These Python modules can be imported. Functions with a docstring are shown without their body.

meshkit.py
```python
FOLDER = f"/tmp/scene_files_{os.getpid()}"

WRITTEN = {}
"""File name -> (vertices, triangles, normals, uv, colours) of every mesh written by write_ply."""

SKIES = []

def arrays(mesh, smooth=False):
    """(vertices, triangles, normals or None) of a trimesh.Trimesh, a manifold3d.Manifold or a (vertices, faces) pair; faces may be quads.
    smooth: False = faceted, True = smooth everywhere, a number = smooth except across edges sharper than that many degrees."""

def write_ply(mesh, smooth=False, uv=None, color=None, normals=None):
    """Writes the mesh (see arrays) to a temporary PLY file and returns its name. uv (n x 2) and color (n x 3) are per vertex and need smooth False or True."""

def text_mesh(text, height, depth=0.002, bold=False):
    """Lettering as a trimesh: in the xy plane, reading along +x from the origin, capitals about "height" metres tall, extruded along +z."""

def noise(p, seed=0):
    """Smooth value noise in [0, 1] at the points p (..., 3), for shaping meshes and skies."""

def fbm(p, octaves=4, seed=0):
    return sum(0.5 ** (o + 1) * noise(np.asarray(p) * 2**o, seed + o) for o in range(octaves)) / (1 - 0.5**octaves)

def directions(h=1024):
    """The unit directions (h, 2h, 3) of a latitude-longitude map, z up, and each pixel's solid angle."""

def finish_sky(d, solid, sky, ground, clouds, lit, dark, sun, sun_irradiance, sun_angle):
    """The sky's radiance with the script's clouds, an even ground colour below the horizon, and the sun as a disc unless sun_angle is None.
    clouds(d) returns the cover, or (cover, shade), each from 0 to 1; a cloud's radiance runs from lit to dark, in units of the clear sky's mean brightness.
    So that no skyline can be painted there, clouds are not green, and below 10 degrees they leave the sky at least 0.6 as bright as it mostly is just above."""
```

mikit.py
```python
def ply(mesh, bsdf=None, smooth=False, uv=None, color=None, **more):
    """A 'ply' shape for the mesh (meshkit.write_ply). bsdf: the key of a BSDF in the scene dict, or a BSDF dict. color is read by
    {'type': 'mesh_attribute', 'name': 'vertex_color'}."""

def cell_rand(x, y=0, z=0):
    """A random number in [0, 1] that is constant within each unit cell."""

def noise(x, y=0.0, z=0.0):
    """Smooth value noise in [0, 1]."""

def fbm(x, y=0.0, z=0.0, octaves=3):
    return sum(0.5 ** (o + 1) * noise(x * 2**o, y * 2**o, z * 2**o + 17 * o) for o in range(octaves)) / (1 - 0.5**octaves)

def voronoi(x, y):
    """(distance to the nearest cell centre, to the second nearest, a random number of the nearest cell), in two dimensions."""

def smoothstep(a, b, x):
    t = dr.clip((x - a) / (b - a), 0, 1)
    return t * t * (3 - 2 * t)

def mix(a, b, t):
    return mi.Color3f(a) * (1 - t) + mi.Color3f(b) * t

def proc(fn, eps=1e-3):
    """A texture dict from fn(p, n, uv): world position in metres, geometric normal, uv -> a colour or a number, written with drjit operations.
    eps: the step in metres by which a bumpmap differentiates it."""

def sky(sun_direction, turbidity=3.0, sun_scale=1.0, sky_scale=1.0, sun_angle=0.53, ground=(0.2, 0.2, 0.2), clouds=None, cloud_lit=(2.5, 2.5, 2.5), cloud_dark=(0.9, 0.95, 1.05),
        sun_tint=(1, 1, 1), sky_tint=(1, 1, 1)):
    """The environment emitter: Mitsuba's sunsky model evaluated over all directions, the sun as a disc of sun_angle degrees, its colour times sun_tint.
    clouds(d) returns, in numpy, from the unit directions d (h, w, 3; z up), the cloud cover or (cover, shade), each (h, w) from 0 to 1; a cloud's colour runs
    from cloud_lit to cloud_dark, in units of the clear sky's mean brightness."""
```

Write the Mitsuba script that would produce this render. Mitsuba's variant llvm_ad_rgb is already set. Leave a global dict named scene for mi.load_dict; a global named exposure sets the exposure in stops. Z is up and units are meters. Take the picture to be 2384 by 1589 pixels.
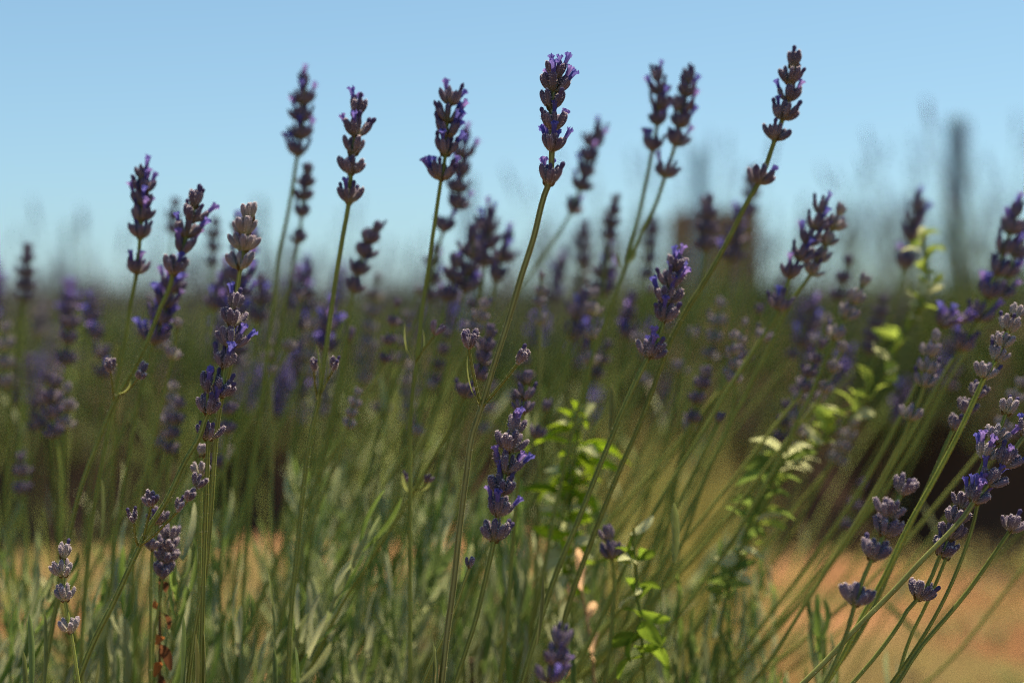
import math
import numpy as np
import mitsuba as mi
import drjit as dr
import mikit, meshkit

# ------------------------------------------------------------------ camera, sky, exposure
scene, labels = {}, {}
TM = mi.ScalarTransform4f
FPX, CX, CY, HORIZON = 3311.0, 1192.0, 794.5, 700.0      # focal length, centre and horizon in the photograph's own pixels
EYE = np.array([0.0, 0.0, 0.45])
PITCH = math.atan((CY - HORIZON) / FPX)
FWD = np.array([0, math.cos(PITCH), -math.sin(PITCH)])
UP = np.array([0, math.sin(PITCH), math.cos(PITCH)])
RIGHT = np.array([1.0, 0, 0])
FOCUS = 0.50
scene['camera'] = dict(type='thinlens', fov=2 * math.degrees(math.atan(CX / FPX)), fov_axis='x', aperture_radius=0.0048, focus_distance=FOCUS,
                       near_clip=0.02, far_clip=3000.0,
                       to_world=TM().look_at(origin=EYE.tolist(), target=(EYE + FWD).tolist(), up=UP.tolist()))
SUN_AZ, SUN_EL = math.radians(50), math.radians(70)        # behind the plants, a little to the right
sun = [math.sin(SUN_AZ) * math.cos(SUN_EL), math.cos(SUN_AZ) * math.cos(SUN_EL), math.sin(SUN_EL)]
scene['sky'] = mikit.sky(sun, turbidity=4.5, sky_scale=0.555, ground=(0.16, 0.13, 0.07), sky_tint=(0.86, 1.06, 1.02), sun_tint=(1.06, 1.0, 0.88))
exposure = 2.85


def at(x, y, d):
    """The point at depth d (metres along the view axis) seen at the photograph's pixel x, y."""
    return EYE + d * (FWD + RIGHT * (x - CX) / FPX + UP * (CY - y) / FPX)


# ------------------------------------------------------------------ materials
VC = {'type': 'mesh_attribute', 'name': 'vertex_color'}


def two(b):
    return {'type': 'twosided', 'bsdf': b}


scene['calyx_mat'] = dict(type='principledthin', base_color=VC, roughness=0.75, diff_trans=0.6, spec_trans=0.0, eta=1.25, sheen=0.8, sheen_tint=0.3)
scene['stem_mat'] = dict(type='principledthin', base_color=VC, roughness=0.5, diff_trans=0.5, spec_trans=0.0, eta=1.35, sheen=0.3)
scene['leaf_mat'] = dict(type='principledthin', base_color=VC, roughness=0.55, diff_trans=0.85, spec_trans=0.0, eta=1.35, sheen=0.5)
scene['wood_mat'] = two(dict(type='principled', base_color=VC, roughness=0.85, specular=0.2))
scene['petal_mat'] = dict(type='principledthin', base_color=VC, roughness=0.6, diff_trans=1.0, spec_trans=0.0, eta=1.3)
scene['weed_mat'] = dict(type='principledthin', base_color=VC, roughness=0.45, diff_trans=1.0, spec_trans=0.0, eta=1.4)


def soil_fn(p, n, uv):
    a = mikit.fbm(p.x * 3.1, p.y * 3.1, 3.1, 2)
    c = mikit.mix((0.13, 0.069, 0.036), (0.215, 0.122, 0.068), mikit.smoothstep(0.3, 0.7, a))
    return mikit.mix(c, (0.10, 0.085, 0.038), 0.85 * mikit.smoothstep(0.46, 0.64, mikit.fbm(p.x * 4.5, p.y * 4.5, 11.0, 2)))


scene['soil_mat'] = dict(type='diffuse', reflectance=mikit.proc(soil_fn))


def timber_fn(p, n, uv):
    g = mikit.fbm(p.x * 60, p.y * 60, p.z * 5, 3)
    return mikit.mix((0.15, 0.085, 0.035), (0.30, 0.165, 0.07), g)


def post_fn(p, n, uv):
    g = mikit.fbm(p.x * 80, p.y * 80, p.z * 6, 3)
    return mikit.mix((0.24, 0.39, 0.44), (0.31, 0.48, 0.53), g)


scene['timber_mat'] = dict(type='principled', base_color=mikit.proc(timber_fn), roughness=0.8)
scene['post_mat'] = dict(type='principled', base_color=mikit.proc(post_fn), roughness=0.7)


# ------------------------------------------------------------------ mesh helpers: a mesh is (vertices, triangles, colours)
def norm(v):
    v = np.asarray(v, float)
    return v / max(np.linalg.norm(v), 1e-12)


def frames(p):
    t = np.gradient(p, axis=0)
    t /= np.linalg.norm(t, axis=1, keepdims=True) + 1e-12
    a = norm(np.cross(t[0], [0, 1, 0.13]))
    A = [a]
    for i in range(1, len(p)):
        a = norm(A[-1] - t[i] * np.dot(A[-1], t[i]))
        A.append(a)
    A = np.array(A)
    return t, A, np.cross(t, A)


def tube(p, r, k=8, ridge=0.0, ridges=4, flat=1.0):
    """Swept tube with closed ends. Returns v, f, and per vertex (t along, angle)."""
    p = np.asarray(p, float)
    r = np.broadcast_to(r, (len(p),))
    t, A, B = frames(p)
    ang = np.arange(k) * 2 * np.pi / k
    rr = 1 + ridge * np.cos(ridges * ang)
    v = p[:, None] + r[:, None, None] * (rr * np.cos(ang))[None, :, None] * A[:, None] + flat * r[:, None, None] * (rr * np.sin(ang))[None, :, None] * B[:, None]
    n = len(p)
    i, j = np.meshgrid(np.arange(n - 1), np.arange(k), indexing='ij')
    q = np.stack([i * k + j, i * k + (j + 1) % k, (i + 1) * k + (j + 1) % k, (i + 1) * k + j], -1).reshape(-1, 4)
    f = np.vstack([q[:, [0, 1, 2]], q[:, [0, 2, 3]]])
    v = v.reshape(-1, 3)
    c0, c1 = len(v), len(v) + 1
    v = np.vstack([v, p[0], p[-1]])
    jj = np.arange(k)
    f = np.vstack([f, np.stack([np.full(k, c0), (jj + 1) % k, jj], 1), np.stack([np.full(k, c1), (n - 1) * k + jj, (n - 1) * k + (jj + 1) % k], 1)])
    T = np.concatenate([np.repeat(np.linspace(0, 1, n), k), [0, 1]])
    ph = np.concatenate([np.tile(ang, n), [0, 0]])
    return v, f, T, ph


def join(ms):
    at_, V, F, C = 0, [], [], []
    for v, f, c in ms:
        V.append(v); F.append(f + at_); C.append(c)
        at_ += len(v)
    return np.vstack(V), np.vstack(F), np.vstack(C)


def moved(m, M):
    v, f, c = m
    return v @ M[:3, :3].T + M[:3, 3], f, c


def lerp(a, b, t):
    a, b, t = np.asarray(a, float), np.asarray(b, float), np.asarray(t, float)
    return a * (1 - t)[..., None] + b * t[..., None]


def sst(a, b, x):
    t = np.clip((x - a) / (b - a), 0, 1)
    return t * t * (3 - 2 * t)


def catmull(P, per=6):
    P = np.asarray(P, float)
    if len(P) < 3:
        return np.linspace(P[0], P[-1], per + 1)
    from scipy.interpolate import PchipInterpolator
    s = np.concatenate([[0], np.cumsum(np.linalg.norm(np.diff(P, axis=0), axis=1))])
    g = np.gradient(P, s, axis=0)
    from scipy.interpolate import CubicHermiteSpline
    n = max(6, per * (len(P) - 1))
    return CubicHermiteSpline(s, P, g)(np.linspace(0, s[-1], n))


def matrix(e, a, s, p):
    """Local x -> e (radial), z -> a (axis), scale s, moved to p."""
    a = norm(a)
    e = norm(e - a * np.dot(e, a))
    M = np.eye(4)
    M[:3, 0], M[:3, 1], M[:3, 2], M[:3, 3] = e * s, np.cross(a, e) * s, a * s, p
    return M


def shape(m, mat, smooth=True):
    v, f, c = m
    return mikit.ply((v, f), mat, smooth=smooth, color=np.clip(c, 0, 1))


TAKEN = {}


def numbered(name):
    n = TAKEN.get(name, 0)
    TAKEN[name] = n + 1
    return name if n == 0 else f'{name}_{n:03d}'


def thing(name, label, category, group=None, kind=None):
    key = numbered(name)
    labels[key] = {'label': label, 'category': category}
    if group:
        labels[key]['group'] = group
    if kind:
        labels[key]['kind'] = kind
    return key


def put(parent, name, ply, M=None):
    key = numbered(parent + '__' + name) if parent else numbered(name)
    scene[key] = ply if M is None else {**ply, 'to_world': TM(M.tolist())}
    return key


rng = np.random.default_rng(7)

# ------------------------------------------------------------------ lavender pieces (unit length; local x = outward, z = along the spike)
PALS = {  # base, middle, tip
    'p': [((0.27, 0.27, 0.095), (0.185, 0.165, 0.20), (0.13, 0.11, 0.19)), ((0.25, 0.24, 0.10), (0.235, 0.205, 0.235), (0.16, 0.135, 0.215)), ((0.27, 0.25, 0.10), (0.155, 0.14, 0.17), (0.115, 0.095, 0.175))],
    'b': [((0.36, 0.42, 0.14), (0.33, 0.32, 0.295), (0.23, 0.21, 0.275)), ((0.37, 0.43, 0.15), (0.37, 0.36, 0.32), (0.28, 0.255, 0.31)), ((0.33, 0.40, 0.14), (0.29, 0.28, 0.27), (0.245, 0.21, 0.28))],
}
BENDS = [(57, 24), (45, 18), (30, 11), (14, 3), (67, 35)]     # start and end angle from the axis: outer ... inner, drooping


def calyx_path(bend, n, t0=0.0, t1=1.0):
    tt = np.linspace(0, max(t1, 1.0), 60)
    th = np.radians(bend[0] + (bend[1] - bend[0]) * sst(0, 0.85, tt))
    d = np.stack([np.sin(th), 0 * th, np.cos(th)], 1)
    pos = np.vstack([[0, 0, 0], np.cumsum(d[:-1] * np.diff(tt)[:, None], axis=0)])
    q = np.linspace(t0, t1, n)
    return np.stack([np.interp(q, tt, pos[:, k]) for k in range(3)], 1), q


def calyx_mesh(bend, pal, hi, r, fat=1.0):
    n, k = (12, 18) if hi else (6, 7)
    u = np.linspace(0, 1, n) ** 0.9 if not hi else 0.5 - 0.5 * np.cos(np.linspace(0, np.pi, n))
    p, _ = calyx_path(bend, n)
    full, q = calyx_path(bend, 80)
    p = np.stack([np.interp(u, q, full[:, j]) for j in range(3)], 1)
    rad = 0.140 * fat * np.interp(u, [0, 0.05, 0.2, 0.45, 0.7, 0.86, 0.95, 1.0], [0.22, 0.38, 0.68, 0.96, 1.0, 0.86, 0.6, 0.16])
    v, f, T, ph = tube(p, rad, k, ridge=0.075 if hi else 0.0, ridges=9)
    T = np.concatenate([np.repeat(u, k), [0, 1]])
    c = np.where((T < 0.45)[:, None], lerp(pal[0], pal[1], np.clip(T / 0.45, 0, 1)), lerp(pal[1], pal[2], np.clip((T - 0.45) / 0.5, 0, 1)))
    if hi:
        rib = 0.5 + 0.5 * np.cos(9 * ph)
        c = c * (0.62 + 0.62 * rib)[:, None] * (0.85 + 0.3 * r.random(len(c)))[:, None]
        H = 100
        idx = r.integers(k * 2, len(v) - 2, H)
        ax = np.stack([np.interp(T[idx], q, full[:, j]) for j in range(3)], 1)
        nn = v[idx] - ax
        nn /= np.linalg.norm(nn, axis=1, keepdims=True) + 1e-9
        fw = np.array([0.1, 0, 0.5]) + 0.5 * r.standard_normal((H, 3))
        tip = v[idx] + (nn + fw * 0.6) * (0.03 + 0.04 * r.random((H, 1)))
        side = np.cross(nn, r.standard_normal((H, 3)))
        side *= 0.014 / (np.linalg.norm(side, axis=1, keepdims=True) + 1e-9)
        hv = np.stack([v[idx] + side, v[idx] - side, tip], 1).reshape(-1, 3)
        hf = np.arange(3 * H).reshape(-1, 3)
        f = np.vstack([f, hf + len(v)])
        v = np.vstack([v, hv])
        c = np.vstack([c, np.tile([0.78, 0.72, 0.76], (3 * H, 1))])
    return v, f, c


def corolla_mesh(bend, hi, r, hue):
    """Tubular two-lipped floret leaving the calyx mouth of the same bend."""
    n, k = (12, 20) if hi else (6, 8)
    p, u = calyx_path(bend, n, 0.72, 1.5)
    s = np.linspace(0, 1, n)
    p[:, 0] += 0.06 * s ** 2
    ang = np.arange(k) * 2 * np.pi / k
    base = np.interp(s, [0, 0.3, 0.6, 0.8, 0.92, 1.0], [0.085, 0.095, 0.115, 0.145, 0.19, 0.235])
    lob = sst(0.55, 1.0, s)
    t, A, B = frames(p)
    v, sz = [], 0.8 + 0.35 * r.random(5)
    for i in range(n):
        l = np.abs(np.cos(2.5 * (ang + 0.3))) ** 0.7
        which = (((ang + 0.3 + np.pi / 5) / (2 * np.pi) * 5).astype(int)) % 5
        rr = base[i] * (1 - lob[i] * 0.55 * (1 - l)) * (1 + lob[i] * (sz[which] - 1))
        ruff = lob[i] * 0.035 * r.standard_normal(k)
        curl = -0.10 * lob[i] ** 3 * l
        v.append(p[i] + rr[:, None] * (np.cos(ang)[:, None] * A[i] + np.sin(ang)[:, None] * B[i]) + (curl + ruff)[:, None] * t[i])
    v = np.array(v).reshape(-1, 3)
    i, j = np.meshgrid(np.arange(n - 1), np.arange(k), indexing='ij')
    q = np.stack([i * k + j, i * k + (j + 1) % k, (i + 1) * k + (j + 1) % k, (i + 1) * k + j], -1).reshape(-1, 4)
    f = np.vstack([q[:, [0, 1, 2]], q[:, [0, 2, 3]]])
    T = np.repeat(s, k)
    c = lerp(np.array(hue) * 0.62, np.array(hue), T) * (0.85 + 0.3 * r.random(len(v)))[:, None]
    return v, f, c


def knob_mesh(bend, hi, r):
    """An unopened blue floret just showing at the calyx mouth."""
    n, k = (7, 10) if hi else (4, 6)
    p, u = calyx_path(bend, n, 0.85, 1.28)
    s = np.linspace(0, 1, n)
    v, f, T, ph = tube(p, 0.115 * np.interp(s, [0, 0.4, 0.75, 0.92, 1], [0.75, 0.85, 1.05, 0.8, 0.25]), k)
    c = np.tile([0.085, 0.075, 0.17], (len(v), 1)) * (0.8 + 0.4 * r.random(len(v)))[:, None]
    return v, f, c


def bract_mesh(r, hi):
    n = 7 if hi else 4
    s = np.linspace(0, 1, n)
    th = np.radians(75 - 45 * s)
    p = np.stack([0.5 * s * np.sin(th), 0 * s, 0.5 * s * np.cos(th) - 0.03], 1)
    v, f, T, ph = tube(p, 0.15 * np.interp(s, [0, 0.25, 0.5, 1], [0.4, 1, 0.8, 0.05]), 8, flat=0.22)
    return v, f, lerp((0.17, 0.14, 0.045), (0.13, 0.065, 0.035), T)


def knot_mesh(r):
    s = np.linspace(0, 1, 6)
    v, f, T, ph = tube(np.stack([0 * s, 0 * s, -0.10 + 0.34 * s], 1), 0.17 * np.sin(np.pi * (0.12 + 0.8 * s)), 8)
    return v, f, lerp((0.17, 0.18, 0.06), (0.12, 0.11, 0.06), T)


HUES = [(0.17, 0.15, 0.50), (0.12, 0.125, 0.46), (0.25, 0.19, 0.52)]
CALYX, COROLLA, KNOB = {}, {}, {}
RAWC, RAWF, RAWK = {}, {}, {}
for lod in (True, False):
    for b, bend in enumerate(BENDS):
        for pk, pv in PALS.items():
            for m in range(3):
                RAWC[lod, pk, b, m] = calyx_mesh(bend, pv[m], lod, rng, 0.92 + 0.09 * m)
                CALYX[lod, pk, b, m] = shape(RAWC[lod, pk, b, m], 'calyx_mat')
        for m in range(3):
            RAWF[lod, b, m] = corolla_mesh(bend, lod, rng, HUES[m])
            COROLLA[lod, b, m] = shape(RAWF[lod, b, m], 'petal_mat')
        RAWK[lod, b] = knob_mesh(bend, lod, rng)
        KNOB[lod, b] = shape(RAWK[lod, b], 'calyx_mat')
BRACT = {lod: shape(bract_mesh(rng, lod), 'leaf_mat') for lod in (True, False)}
KNOT = shape(knot_mesh(rng), 'stem_mat')
RAWKNOT = knot_mesh(rng)


def whorl_layout(n, r, kind):
    """(azimuth, bend index, scale) of the calyces of a whorl: two opposite cymes."""
    out, az0 = [], r.uniform(0, 2 * np.pi)
    for i in range(n):
        side = i % 2
        k = i // 2
        inner = k % 3 == 2
        az = az0 + np.pi * side + r.uniform(-0.25, 0.25) + (0.85 * ((k + 1) // 2) * (1 if k % 2 else -1))
        if kind == 'top':
            b = int(r.choice([2, 3, 3, 1]))
        elif kind == 'tight':
            b = int(r.choice([1, 2, 2, 3]))
        else:
            b = int(r.choice([2, 3])) if inner else int(r.choice([0, 0, 1, 1, 4]))
        out.append((az, b, r.uniform(0.86, 1.1)))
    return out


def around(a, az):
    a = norm(a)
    x = norm(np.cross(a, [0.0, 1.0, 0.02]))
    return np.cos(az) * x + np.sin(az) * np.cross(a, x)


def whorl(parent, P, a, L, n, pal, op, kb, lod, r, kind='mid'):
    """A whorl with each calyx, floret and bract as sub-parts."""
    w = put(parent, 'whorl', KNOT, matrix(around(a, 0.3), a, L, P))
    for az, b, s in whorl_layout(n, r, kind):
        e = around(a, az)
        M = matrix(e, a, L * s, P + e * 0.05 * L)
        put(w, 'calyx', CALYX[lod, pal, b, int(r.integers(3))], M)
        x = r.random()
        if x < op:
            put(w, 'floret', COROLLA[lod, b, int(r.integers(3))], M)
        elif x < op + kb:
            put(w, 'floret_bud', KNOB[lod, b], M)
    az = r.uniform(0, 6.28)
    for q in (0, np.pi):
        e = around(a, az + q)
        put(w, 'bract', BRACT[lod], matrix(e, a, L, P - norm(a) * 0.04 * L))


def soft_whorl_mesh(pal, op, kb, n, r, kind):
    ms = [RAWKNOT]
    ms2 = []
    for az, b, s in whorl_layout(n, r, kind):
        e = around([0, 0, 1], az)
        M = matrix(e, [0, 0, 1.0], s, e * 0.05)
        ms.append(moved(RAWC[False, pal, b, int(r.integers(3))], M))
        x = r.random()
        if x < op:
            ms2.append(moved(RAWF[False, b, int(r.integers(3))], M))
        elif x < op + kb:
            ms.append(moved(RAWK[False, b], M))
    return join(ms), (join(ms2) if ms2 else None)


SOFT = {}
for pal in 'pb':
    for lev, (op, kb) in enumerate([(0.0, 0.1), (0.15, 0.2), (0.38, 0.2)]):
        for kind in ('mid', 'top'):
            SOFT[pal, lev, kind] = []
            for q in range(3):
                a, b = soft_whorl_mesh(pal, op, kb, 7 if kind == 'top' else 13, rng, kind)
                SOFT[pal, lev, kind].append((shape(a, 'calyx_mat'), shape(b, 'petal_mat') if b is not None else None, a, b))


# ------------------------------------------------------------------ stems
def stem_mesh(p, r0, r1, hi, rg, tint=(0.135, 0.165, 0.045)):
    n = len(p)
    rad = np.linspace(r0, r1, n)
    k = 16 if hi else 7
    v, f, T, ph = tube(p, rad, k, ridge=0.13 if hi else 0.0, ridges=4)
    nz = meshkit.noise(v * [900, 900, 120])
    c = np.tile(tint, (len(v), 1)) * (0.75 + 0.5 * nz)[:, None]
    if hi:
        rib = 0.5 + 0.5 * np.cos(4 * ph)
        c = lerp(c * 0.62, c * 1.25 + [0.03, 0.03, 0.015], rib)
        H = int(12 * n)
        idx = rg.integers(0, len(v) - 2, H)
        ring = idx // k
        nn = v[idx] - p[ring]
        nn /= np.linalg.norm(nn, axis=1, keepdims=True) + 1e-9
        tip = v[idx] + (nn + 0.5 * rg.standard_normal((H, 3))) * 0.00032
        side = np.cross(nn, rg.standard_normal((H, 3)))
        side *= 0.00004 / (np.linalg.norm(side, axis=1, keepdims=True) + 1e-9)
        hv = np.stack([v[idx] + side, v[idx] - side, tip], 1).reshape(-1, 3)
        f = np.vstack([f, np.arange(3 * H).reshape(-1, 3) + len(v)])
        v = np.vstack([v, hv])
        c = np.vstack([c, np.tile([0.5, 0.5, 0.4], (3 * H, 1))])
    return v, f, c


def blade(p0, p1, bow, wid, r, hi=False, tint=(0.15, 0.185, 0.095)):
    """A narrow lavender leaf with rolled edges from p0 to p1."""
    n, ks = (12, np.linspace(-1, 1, 7)) if hi else (6, np.array([-1, 0, 1.0]))
    s = np.linspace(0, 1, n)
    p0, p1 = np.asarray(p0, float), np.asarray(p1, float)
    p = p0[None] * (1 - s)[:, None] + p1[None] * s[:, None] + np.asarray(bow)[None] * (4 * s * (1 - s))[:, None]
    w = wid * np.interp(s, [0, 0.2, 0.6, 0.88, 1], [0.4, 0.8, 1, 0.75, 0.15])
    t = norm(p1 - p0)
    front = np.asarray(bow) if np.linalg.norm(bow) > 0 else np.array([0, -1.0, 0.2])
    up = norm(front - t * np.dot(front, t) + 0.6 * r.standard_normal(3) * np.linalg.norm(front))
    side = norm(np.cross(t, up))
    up = np.cross(side, t)
    v = p[:, None] + w[:, None, None] * (ks[None, :, None] * side + 0.55 * (1 - np.abs(ks) ** 2)[None, :, None] * up)
    v = v.reshape(-1, 3)
    m = len(ks)
    a, q = np.meshgrid(np.arange(n - 1), np.arange(m - 1), indexing='ij')
    q = np.stack([a * m + q, a * m + q + 1, (a + 1) * m + q + 1, (a + 1) * m + q], -1).reshape(-1, 4)
    f = np.vstack([q[:, [0, 1, 2]], q[:, [0, 2, 3]]])
    c = np.tile(np.asarray(tint) * r.uniform(0.8, 1.2), (len(v), 1)) * (0.8 + 0.4 * meshkit.noise(v * 700))[:, None]
    edge = np.tile(np.abs(ks) ** 4, n)
    return v, f, lerp(c, c * 1.3 + 0.05, edge * 0.7)


GROUP = 'lavender flower stalks of the front plant'
CLUMP = np.array([-0.05, 0.76])


def pts(s, sc=1.0):
    return [tuple(float(q) * sc for q in w.split(',')) for w in s.split()]


def flower(label, d, heads, stem, L=42, pal='p', op=0.15, kb=0.12, n=8, sc=1.0, more=3, d2=None, r=0.0009, branches=(), leaves=(), tint=(0.21, 0.265, 0.07), group=GROUP, seed=None, soft=None, root=True, name='lavender_flower', topn=None, level=None, category='lavender flower'):
    """One flowering stalk: heads = whorl bases from the bottom up, stem = points from below the head downwards (pixels of the photograph), L = calyx length there."""
    rg = np.random.default_rng(abs(hash_(label)) if seed is None else seed)
    key = thing(name, label, category, group)
    d2 = d if d2 is None else d2
    W, S = pts(heads, sc), pts(stem, sc)
    way = W[::-1] + S
    ys = np.array([q[1] for q in way])
    P = np.array([at(x, y, d + (d2 - d) * (y - ys.min()) / max(ys.max() - ys.min(), 1)) for x, y in way])
    path = P[::-1]                                        # from the bottom up
    if root:
        u = norm(path[0] - path[min(2, len(path) - 1)])
        if u[2] > -0.45:
            u = norm([u[0] * 0.6, u[1], -0.6])
        q = path[0] + u * (path[0][2] - 0.10) / max(-u[2], 0.3)
        q[:2] = 0.55 * q[:2] + 0.45 * (CLUMP * 0.6 + 0.4 * q[:2])
        q[1] = max(q[1], 0.5)
        q[2] = 0.10
        mid = 0.5 * (path[0] + q) + [0, 0, 0.02]
        path = np.vstack([q, mid, path])
    curve = catmull(path, 7)
    sharp = (d < 0.565) if soft is None else not soft
    hi = abs(d - FOCUS) < 0.05
    tip = P[0] - (P[1] - P[0]) * 0.1 if len(P) > 1 else P[0]
    put(key, 'stem', shape(stem_mesh(curve, r * 1.1, r * 0.85, hi, rg, tint), 'stem_mat'))
    m = d / FPX
    L *= 1.16
    Q = P[:len(W)][::-1]
    for i, q in enumerate(Q):
        up = Q[min(i + 1, len(Q) - 1)] - (Q[i - 1] if i else P[min(len(W), len(P) - 1)])
        up = norm(up + 0.25 * np.linalg.norm(up) * np.array([0, 0, 1]))
        top = i == len(Q) - 1
        cnt = (topn or max(4, n - 2)) + (more - 1 if len(W) > 1 else 0) if top else n + more
        Li = L * m * (0.92 if top else 1.0)
        if sharp:
            whorl(key, q, up, Li, cnt, pal, op, kb, hi, rg, 'top' if top and (topn or 0) < 7 else 'mid')
        else:
            lev = level if level is not None else (0 if op < 0.12 else 1 if op < 0.45 else 2)
            A, B, _, _ = SOFT[pal, lev, 'top' if top else 'mid'][int(rg.integers(3))]
            M = matrix(around(up, rg.uniform(0, 6.28)), up, Li, q)
            w = put(key, 'whorl', A, M)
            if B is not None:
                put(w, 'floret', B, M)
    for br in branches:                                   # (points from the node outwards, calyces, calyx length)
        bp, bn, bl = pts(br[0], sc), br[1], br[2]
        B = np.array([at(x, y, d - 0.004 * k) for k, (x, y) in enumerate(bp)])
        bk = put(key, 'side_branch', shape(stem_mesh(catmull(B, 6), r * 0.5, r * 0.42, hi, rg, (0.17, 0.2, 0.05)), 'stem_mat'))
        spots = br[3] if len(br) > 3 else [bp[-1]]
        a = norm(B[-1] - B[-2] + 0.3 * np.linalg.norm(B[-1] - B[-2]) * np.array([0, 0, 1.0]))
        for sx, sy in spots:
            q = at(sx * (1 if len(br) > 3 and sc == 1 else 1), sy, d - 0.004 * len(bp)) if len(br) > 3 else B[-1]
            for az, b, s in whorl_layout(bn, rg, 'tight'):
                e = around(a, az)
                M = matrix(e, a, bl * 1.2 * m * s, q)
                put(bk, 'calyx', CALYX[hi, 'b' if pal == 'b' else 'p', b, int(rg.integers(3))], M)
                if rg.random() < 0.15:
                    put(bk, 'floret_bud', KNOB[hi, b], M)
    for lf in leaves:                                     # (base x, y, tip x, y, half width px)
        a, b = at(lf[0] * sc, lf[1] * sc, d - 0.002), at(lf[2] * sc, lf[3] * sc, d - 0.006)
        put(key, 'leaf', shape(blade(a, b, [0.0012 * np.sign(b[0] - a[0]), 0, -0.001], lf[4] * m, rg, hi, (0.19, 0.23, 0.07)), 'leaf_mat'))
    return key


def hash_(s):
    h = 5381
    for ch in s:
        h = (h * 33 + ord(ch)) % 1000003
    return h


# ------------------------------------------------------------------ the ground
def ground():
    def axis(lo, hi, fine, step):
        a = [0.0]
        s = step
        out = list(np.arange(-fine, fine + 1e-9, step))
        x = fine
        while x < hi:
            s *= 1.35
            x += s
            out.append(x)
        x, s = -fine, step
        while x > lo:
            s *= 1.35
            x -= s
            out.insert(0, x)
        return np.array(out)
    X, Y = axis(-1500, 1500, 4.0, 0.05), axis(-1500, 2500, 6.5, 0.05)
    gx, gy = np.meshgrid(X, Y, indexing='ij')
    p = np.stack([gx, gy, 0 * gx], -1)
    near = np.exp(-(gx ** 2 + (gy - 2.5) ** 2) / 60)
    z = near * (0.05 * (meshkit.noise(p * 1.7) - 0.5) + 0.016 * (meshkit.noise(p * 7, 3) - 0.5) + 0.006 * (meshkit.noise(p * 17, 5) - 0.5))
    v = np.stack([gx, gy, z], -1).reshape(-1, 3)
    n, m = gx.shape
    i, j = np.meshgrid(np.arange(n - 1), np.arange(m - 1), indexing='ij')
    q = np.stack([i * m + j, (i + 1) * m + j, (i + 1) * m + j + 1, i * m + j + 1], -1).reshape(-1, 4)
    return mikit.ply((v, q), 'soil_mat', smooth=True)


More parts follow.
